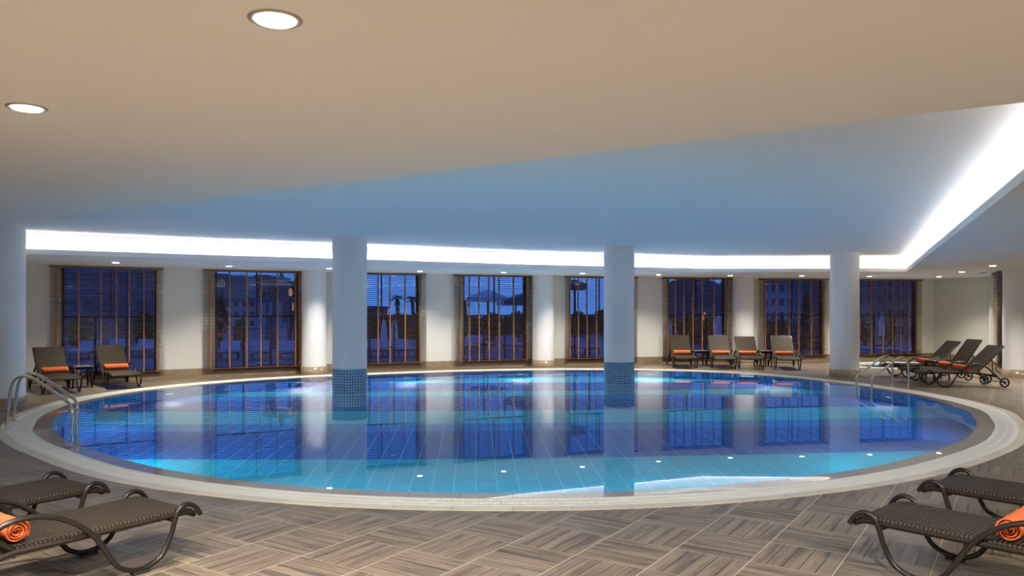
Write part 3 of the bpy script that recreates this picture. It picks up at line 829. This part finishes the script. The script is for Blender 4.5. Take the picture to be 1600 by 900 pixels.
def tree(px, ytop, Y, wpx, label, palm=False, seed=1, zb=-.03):
    rnd = random.Random(seed); top = at(px, ytop, Y); H = top.z - zb; w = wpx / F * Y
    r = empty('palm_tree' if palm else 'leafy_tree', (top.x, Y, zb), 0, label, 'tree', 'trees on the terrace')
    mb = MB()
    if palm:
        mb.tube([(0, 0, 0), (.08, 0, H * .4), (.02, 0, H * .82)], .14, 8, rr=[.2, .15, .13]); mb.build('trunk', M['bark'], r)
        mb = MB(); c = Vector((.02, 0, H * .84))
        for k in range(22):
            a = 2 * pi * k / 22 + rnd.random() * .3; el = rnd.uniform(-.2, 1.1); L = w * .55 * rnd.uniform(.8, 1.1); prev = None
            for q in range(6):
                t = q / 5; p = c + Vector((cos(a) * cos(el) * L * t, sin(a) * cos(el) * L * t, L * (sin(el) * t - .75 * t * t)))
                wd = .16 * sin(pi * (.15 + .8 * t)) * L * .5; sd = Vector((-sin(a), cos(a), 0)) * wd
                cur = (p - sd - Vector((0, 0, wd * .6)), p, p + sd - Vector((0, 0, wd * .6)))
                if prev:
                    mb.add(list(prev) + list(cur), [(0, 1, 4, 3), (1, 2, 5, 4)])
                prev = cur
        mb.build('fronds', M['leafd'], r)
    else:
        mb.tube([(0, 0, 0), (.05, .02, H * .55)], .1, 8); mb.build('trunk', M['bark'], r)
        mb = MB()
        for k in range(900):
            while True:
                v = Vector((rnd.uniform(-1, 1), rnd.uniform(-1, 1), rnd.uniform(-1, 1)))
                if v.length < 1: break
            p = Vector((v.x * w / 2, v.y * w / 2, H * .56 + v.z * H * .44)) * 1
            s = rnd.uniform(.05, .12) * max(1, w / 2.2); q = Vector((rnd.uniform(-1, 1), rnd.uniform(-1, 1), rnd.uniform(-1, 1))).normalized(); q2 = q.orthogonal().normalized()
            mb.add([p - q * s, p + q2 * s * .6, p + q * s, p - q2 * s * .6], [(0, 1, 2, 3)])
        mb.build('foliage', M['leafd'], r)
tree(620, 455, 55, 32, 'left one of two dark palms seen behind the left pool column', True, 1)
tree(644, 458, 60, 34, 'right one of two dark palms seen behind the left pool column', True, 2)
tree(725, 462, 48, 28, 'dark palm left of the parasols outside the middle window', True, 3)
tree(903, 486, 50, 28, 'dark bush in the window left of the right pool column', False, 4)
tree(940, 484, 50, 30, 'dark tree against the right pool column', False, 5)
tree(1075, 492, 33, 16, 'small tree behind the leftmost back row lounger', False, 6)
tree(1100, 488, 34, 14, 'small tree between the first two back row loungers', False, 7)
tree(1262, 456, 36, 18, 'tall dark tree behind the rightmost back row lounger', False, 8)
tree(1215, 500, 30, 20, 'bush behind the lounger at the right end', False, 9)
tree(1352, 498, 36, 18, 'bush at the left of the rightmost window', False, 10)
tree(1390, 492, 36, 18, 'tree in the middle of the rightmost window', False, 11)
tree(375, 500, 34, 20, 'bush outside the second window from the left', False, 12)
tree(345, 462, 40, 18, 'small tree at the left of the second window', False, 13)
tree(810, 486, 46, 34, 'bushy tree below the grey parasol in the middle window', False, 14)
tree(770, 488, 42, 36, 'bushy tree under the white parasols', False, 15)
tree(225, 486, 30, 30, 'bush outside the leftmost window at its right', False, 16)
tree(125, 496, 30, 34, 'bush outside the leftmost window at its left', False, 17)

def hedge(px0, px1, ytop, Y, label, seed):
    rnd = random.Random(seed); a = at(px0, ytop, Y); b = at(px1, ytop, Y); H = a.z + .03; w = b.x - a.x
    r = empty('clipped_hedge', ((a.x + b.x) / 2, Y, -.03), 0, label, 'hedge', 'hedges at the edge of the terrace')
    mb = MB(); mb.box((0, 0, H * .46), (w * .98, .7, H * .9)); mb.build('hedge_core', M['bark'], r)
    mb = MB()
    for k in range(2200):
        p = Vector((rnd.uniform(-w / 2, w / 2), rnd.uniform(-.45, .45), rnd.uniform(.05, 1) * H)); s_ = rnd.uniform(.05, .11)
        q = Vector((rnd.uniform(-1, 1), rnd.uniform(-1, 1), rnd.uniform(-1, 1))).normalized(); q2 = q.orthogonal().normalized()
        mb.add([p - q * s_, p + q2 * s_ * .6, p + q * s_, p - q2 * s_ * .6], [(0, 1, 2, 3)])
    mb.build('foliage', M['leafd'], r)
hedge(560, 668, 491, 44, 'dark clipped hedge behind the folded parasols near the left pool column', 31)
hedge(712, 835, 494, 52, 'dark clipped hedge under the white parasols in the middle window', 32)
hedge(872, 965, 492, 54, 'dark clipped hedge beside the right pool column', 33)
hedge(1180, 1296, 500, 32, 'dark clipped hedge behind the rightmost back row lounger', 34)
hedge(1030, 1145, 498, 38, 'dark clipped hedge behind the two left back row loungers', 35)
def parasol(px, ytop, Y, wpx, mat, label):
    t = at(px, ytop, Y); H = t.z + .03; w = wpx / F * Y / 2
    r = empty('open_parasol', (t.x, Y, -.03), 0, label, 'parasol', 'parasols on the terrace')
    mb = MB(); mb.tube([(0, 0, 0), (0, 0, H)], .04, 8); mb.lathe([(.35, 0), (.35, .08), (.06, .1)], 20); mb.build('pole', M['bark'], r)
    mb = MB(); n = 8; dz = w * .38
    up = [(0, 0, H)] + [(w * cos(2 * pi * k / n), w * sin(2 * pi * k / n), H - dz) for k in range(n)] + [(w * cos(2 * pi * k / n), w * sin(2 * pi * k / n), H - dz - .2) for k in range(n)] + [(0, 0, H - .04)]
    fs = [(0, 1 + k, 1 + (k + 1) % n) for k in range(n)] + [(1 + k, n + 1 + k, n + 1 + (k + 1) % n, 1 + (k + 1) % n) for k in range(n)] + [(2 * n + 1, 1 + (k + 1) % n, 1 + k) for k in range(n)]
    mb.add(up, fs); mb.build('canopy', M[mat], r)
parasol(762, 452, 36, 66, 'canvas', 'open white parasol at the left of the middle window')
parasol(806, 460, 40, 60, 'canvas', 'open white parasol at the right of the middle window')
parasol(832, 452, 30, 90, 'canvasd', 'dark grey parasol edge across the middle window')
parasol(898, 436, 26, 40, 'canvasd', 'dark parasol at the upper left of the window beside the right pool column')
def closed(px, ytop, Y, wpx, label, hpx=46):
    t = at(px, ytop, Y); H = t.z + .03; w = wpx / F * Y / 2; h = hpx / F * Y
    r = empty('folded_parasol', (t.x, Y, -.03), 0, label, 'parasol', 'folded parasols on the terrace')
    mb = MB(); mb.tube([(0, 0, 0), (0, 0, H)], .035, 8); mb.lathe([(.3, 0), (.3, .08), (.05, .1)], 20); mb.build('pole', M['bark'], r)
    mb = MB(); seg = 24; prof = [(.02, H), (w * .35, H - h * .12), (w * .6, H - h * .3), (w * .8, H - h * .6), (w, H - h)]
    vs = []
    for rr_, z in prof:
        for k in range(seg):
            q = rr_ * (1 + (.22 if k % 2 else -.12)); vs.append((q * cos(2 * pi * k / seg), q * sin(2 * pi * k / seg), z))
    fs = [(i * seg + k, i * seg + (k + 1) % seg, (i + 1) * seg + (k + 1) % seg, (i + 1) * seg + k) for i in range(4) for k in range(seg)]
    mb.add(vs, fs + [tuple(range(96, 120))]); mb.build('folded_canopy', M['canvas'], r)
closed(600, 497, 33, 11, 'left folded white parasol behind the left pool column')
closed(616, 495, 34, 12, 'right folded white parasol behind the left pool column')
closed(1123, 489, 29, 15, 'folded white parasol behind the second back row lounger', 42)
closed(1047, 496, 30, 8, 'folded parasol at the left edge of the window behind the back row')
closed(1378, 484, 35, 8, 'folded parasol in the rightmost window', 40)
# outdoor loungers and pool
for x, y, lab in ((408, 560, 'middle white sunbed outside the second window'), (452, 560, 'right white sunbed outside the second window'),
                  (358, 560, 'left white sunbed outside the second window'),
                  (752, 545, 'low white sunbed below the left white parasol'), (806, 548, 'low white sunbed below the right white parasol'), (732, 550, 'low white sunbed at the left of the middle window'),
                  (590, 556, 'white sunbed beside the folded parasols'), (632, 556, 'white sunbed right of the folded parasols'), (915, 552, 'white sunbed beside the right pool column'),
                  (130, 560, 'white sunbed outside the leftmost window at its left'), (178, 556, 'white sunbed in the middle of the leftmost window'), (224, 556, 'white sunbed outside the leftmost window at its right')):
    g = gp(x, y); r = empty('terrace_sunbed', (g.x, g.y, -.03), .3, lab, 'sunbed', 'sunbeds on the terrace')
    mb = MB(); mb.box((0, 0, .3), (.65, 1.3, .08)); mb.build('mattress', M['oud'], r, bevel=.02)
    mb = MB(); mb.box((0, .92, .42), (.65, .6, .06), 0, Matrix.Rotation(R(28), 3, 'X')); mb.build('backrest', M['oud'], r, bevel=.02)
    mb = MB(); mb.box((0, .1, .24), (.62, 1.5, .05)); mb.build('frame', M['canvasd'], r)
    for sx in (-.28, .28):
        for sy in (-.55, .75):
            mb = MB(); mb.box((sx, sy, .12), (.05, .05, .24)); mb.build('leg', M['canvasd'], r)
M['opool'] = plain('outdoor_pool_water', (.03, .35, .6), .05, var=.1)
for x0, x1, Y0, Y1, lab in ((398, 468, 22.2, 23.6, 'strip of bright blue outdoor pool below the second window'), (1345, 1430, 28, 33, 'outdoor pool water low in the rightmost window')):
    Ym = (Y0 + Y1) / 2; xa, xb = (x0 - 800) / F * Ym, (x1 - 800) / F * Ym
    r = empty('outdoor_pool', ((xa + xb) / 2, Ym, -.03), 0, lab, 'swimming pool', kind='thing')
    mb = MB(); mb.box((0, 0, .01), (xb - xa, Y1 - Y0, .03)); mb.build('water', M['opool'], r)
    mb = MB()
    for s in (-1, 1):
        mb.box((s * (xb - xa + .2) / 2, 0, .02), (.2, Y1 - Y0 + .4, .06)); mb.box((0, s * (Y1 - Y0 + .2) / 2, .02), (xb - xa, .2, .06))
    mb.build('pool_rim', M['bldw'], r)
# lifebuoy on its stand
g = at(341, 511, 28); r = empty('lifebuoy_stand', (g.x, 28, -.03), 0, 'ring lifebuoy on a post at the left of the second window', 'lifebuoy')
mb = MB(); mb.tube([(0, .08, 0), (0, .08, g.z + .5)], .04, 8); mb.build('post', M['bark'], r)
mb = MB(); mb.lathe([(.27 + .08 * cos(2 * pi * q / 10), .08 * sin(2 * pi * q / 10)) for q in range(11)], 28, c=(0, -.05, g.z + .03), mat=Matrix.Rotation(pi / 2, 3, 'X'), capb=False, capt=False); mb.build('ring', M['red'], r)
# garden pavilion in the second window
g = at(440, 437, 32); H = g.z
r = empty('garden_pavilion', (g.x, 32, -.03), 0, 'dark open pavilion with flat roof and finial in the second window', 'pavilion')
mb = MB(); mb.box((0, 0, H * .93), (1.25, 1.25, .14)); mb.lathe([(.35, H * .95), (.12, H * 1.02), (.1, H * 1.06), (.01, H * 1.14)], 12); mb.build('roof', M['bldd'], r)
for sx in (-.45, .45):
    for sy in (-.45, .45):
        mb = MB(); mb.lathe([(.09, 0), (.07, H * .5), (.09, H * .9)], 12, c=(sx, sy, 0)); mb.build('post', M['bldd'], r)
# street lamp
for px, py, lab in ((454, 462, 'lit lamp post at the right of the second window'), (1101, 500, 'small lit lamp between the first two back row loungers')):
    g = at(px, py, 30); r = empty('lamp_post', (g.x, 30, -.03), 0, lab, 'lamp')
    mb = MB(); mb.tube([(0, 0, 0), (0, 0, g.z)], .03, 8); mb.build('pole', M['bark'], r)
    mb = MB(); mb.lathe([(.03, g.z), (.075, g.z + .08), (.075, g.z + .22), (.02, g.z + .33)], 12); mb.build('lantern', M['litw'], r)

# ------------------------------------------------------------------ world: dusk sky
w = bpy.data.worlds.new('dusk'); scene.world = w; w.use_nodes = True
nt = w.node_tree; nt.nodes.clear()
out = nt.nodes.new('ShaderNodeOutputWorld'); bg = nt.nodes.new('ShaderNodeBackground')
tcw = nt.nodes.new('ShaderNodeTexCoord'); sp = nt.nodes.new('ShaderNodeSeparateXYZ'); rp = nt.nodes.new('ShaderNodeValToRGB')
nt.links.new(tcw.outputs['Generated'], sp.inputs[0]); nt.links.new(sp.outputs[2], rp.inputs[0])
rp.color_ramp.elements[0].position = 0; rp.color_ramp.elements[0].color = (.045, .14, .42, 1)
rp.color_ramp.elements[1].position = .35; rp.color_ramp.elements[1].color = (.010, .065, .29, 1)
nt.links.new(rp.outputs[0], bg.inputs[0]); bg.inputs[1].default_value = 1.0
nt.links.new(bg.outputs[0], out.inputs[0])

# ------------------------------------------------------------------ camera
cd = bpy.data.cameras.new('camera'); cam = bpy.data.objects.new('camera', cd); col.objects.link(cam)
cam.location = (0, 0, EYE); cam.rotation_euler = (pi / 2, 0, 0)
cd.sensor_width = 36; cd.lens = F / 1600 * 36; cd.shift_y = (HY - 450) / 1600; cd.clip_end = 500
scene.camera = cam
scene.view_settings.view_transform = 'Standard'; scene.view_settings.look = 'None'
scene.view_settings.exposure = 1.0; scene.view_settings.gamma = 1; scene.view_settings.use_curve_mapping = False
cy = scene.cycles
cy.use_denoising = True; cy.max_bounces = 10; cy.diffuse_bounces = 4; cy.glossy_bounces = 4; cy.transmission_bounces = 6; cy.transparent_max_bounces = 16
cy.sample_clamp_indirect = 6; cy.caustics_reflective = False; cy.caustics_refractive = True
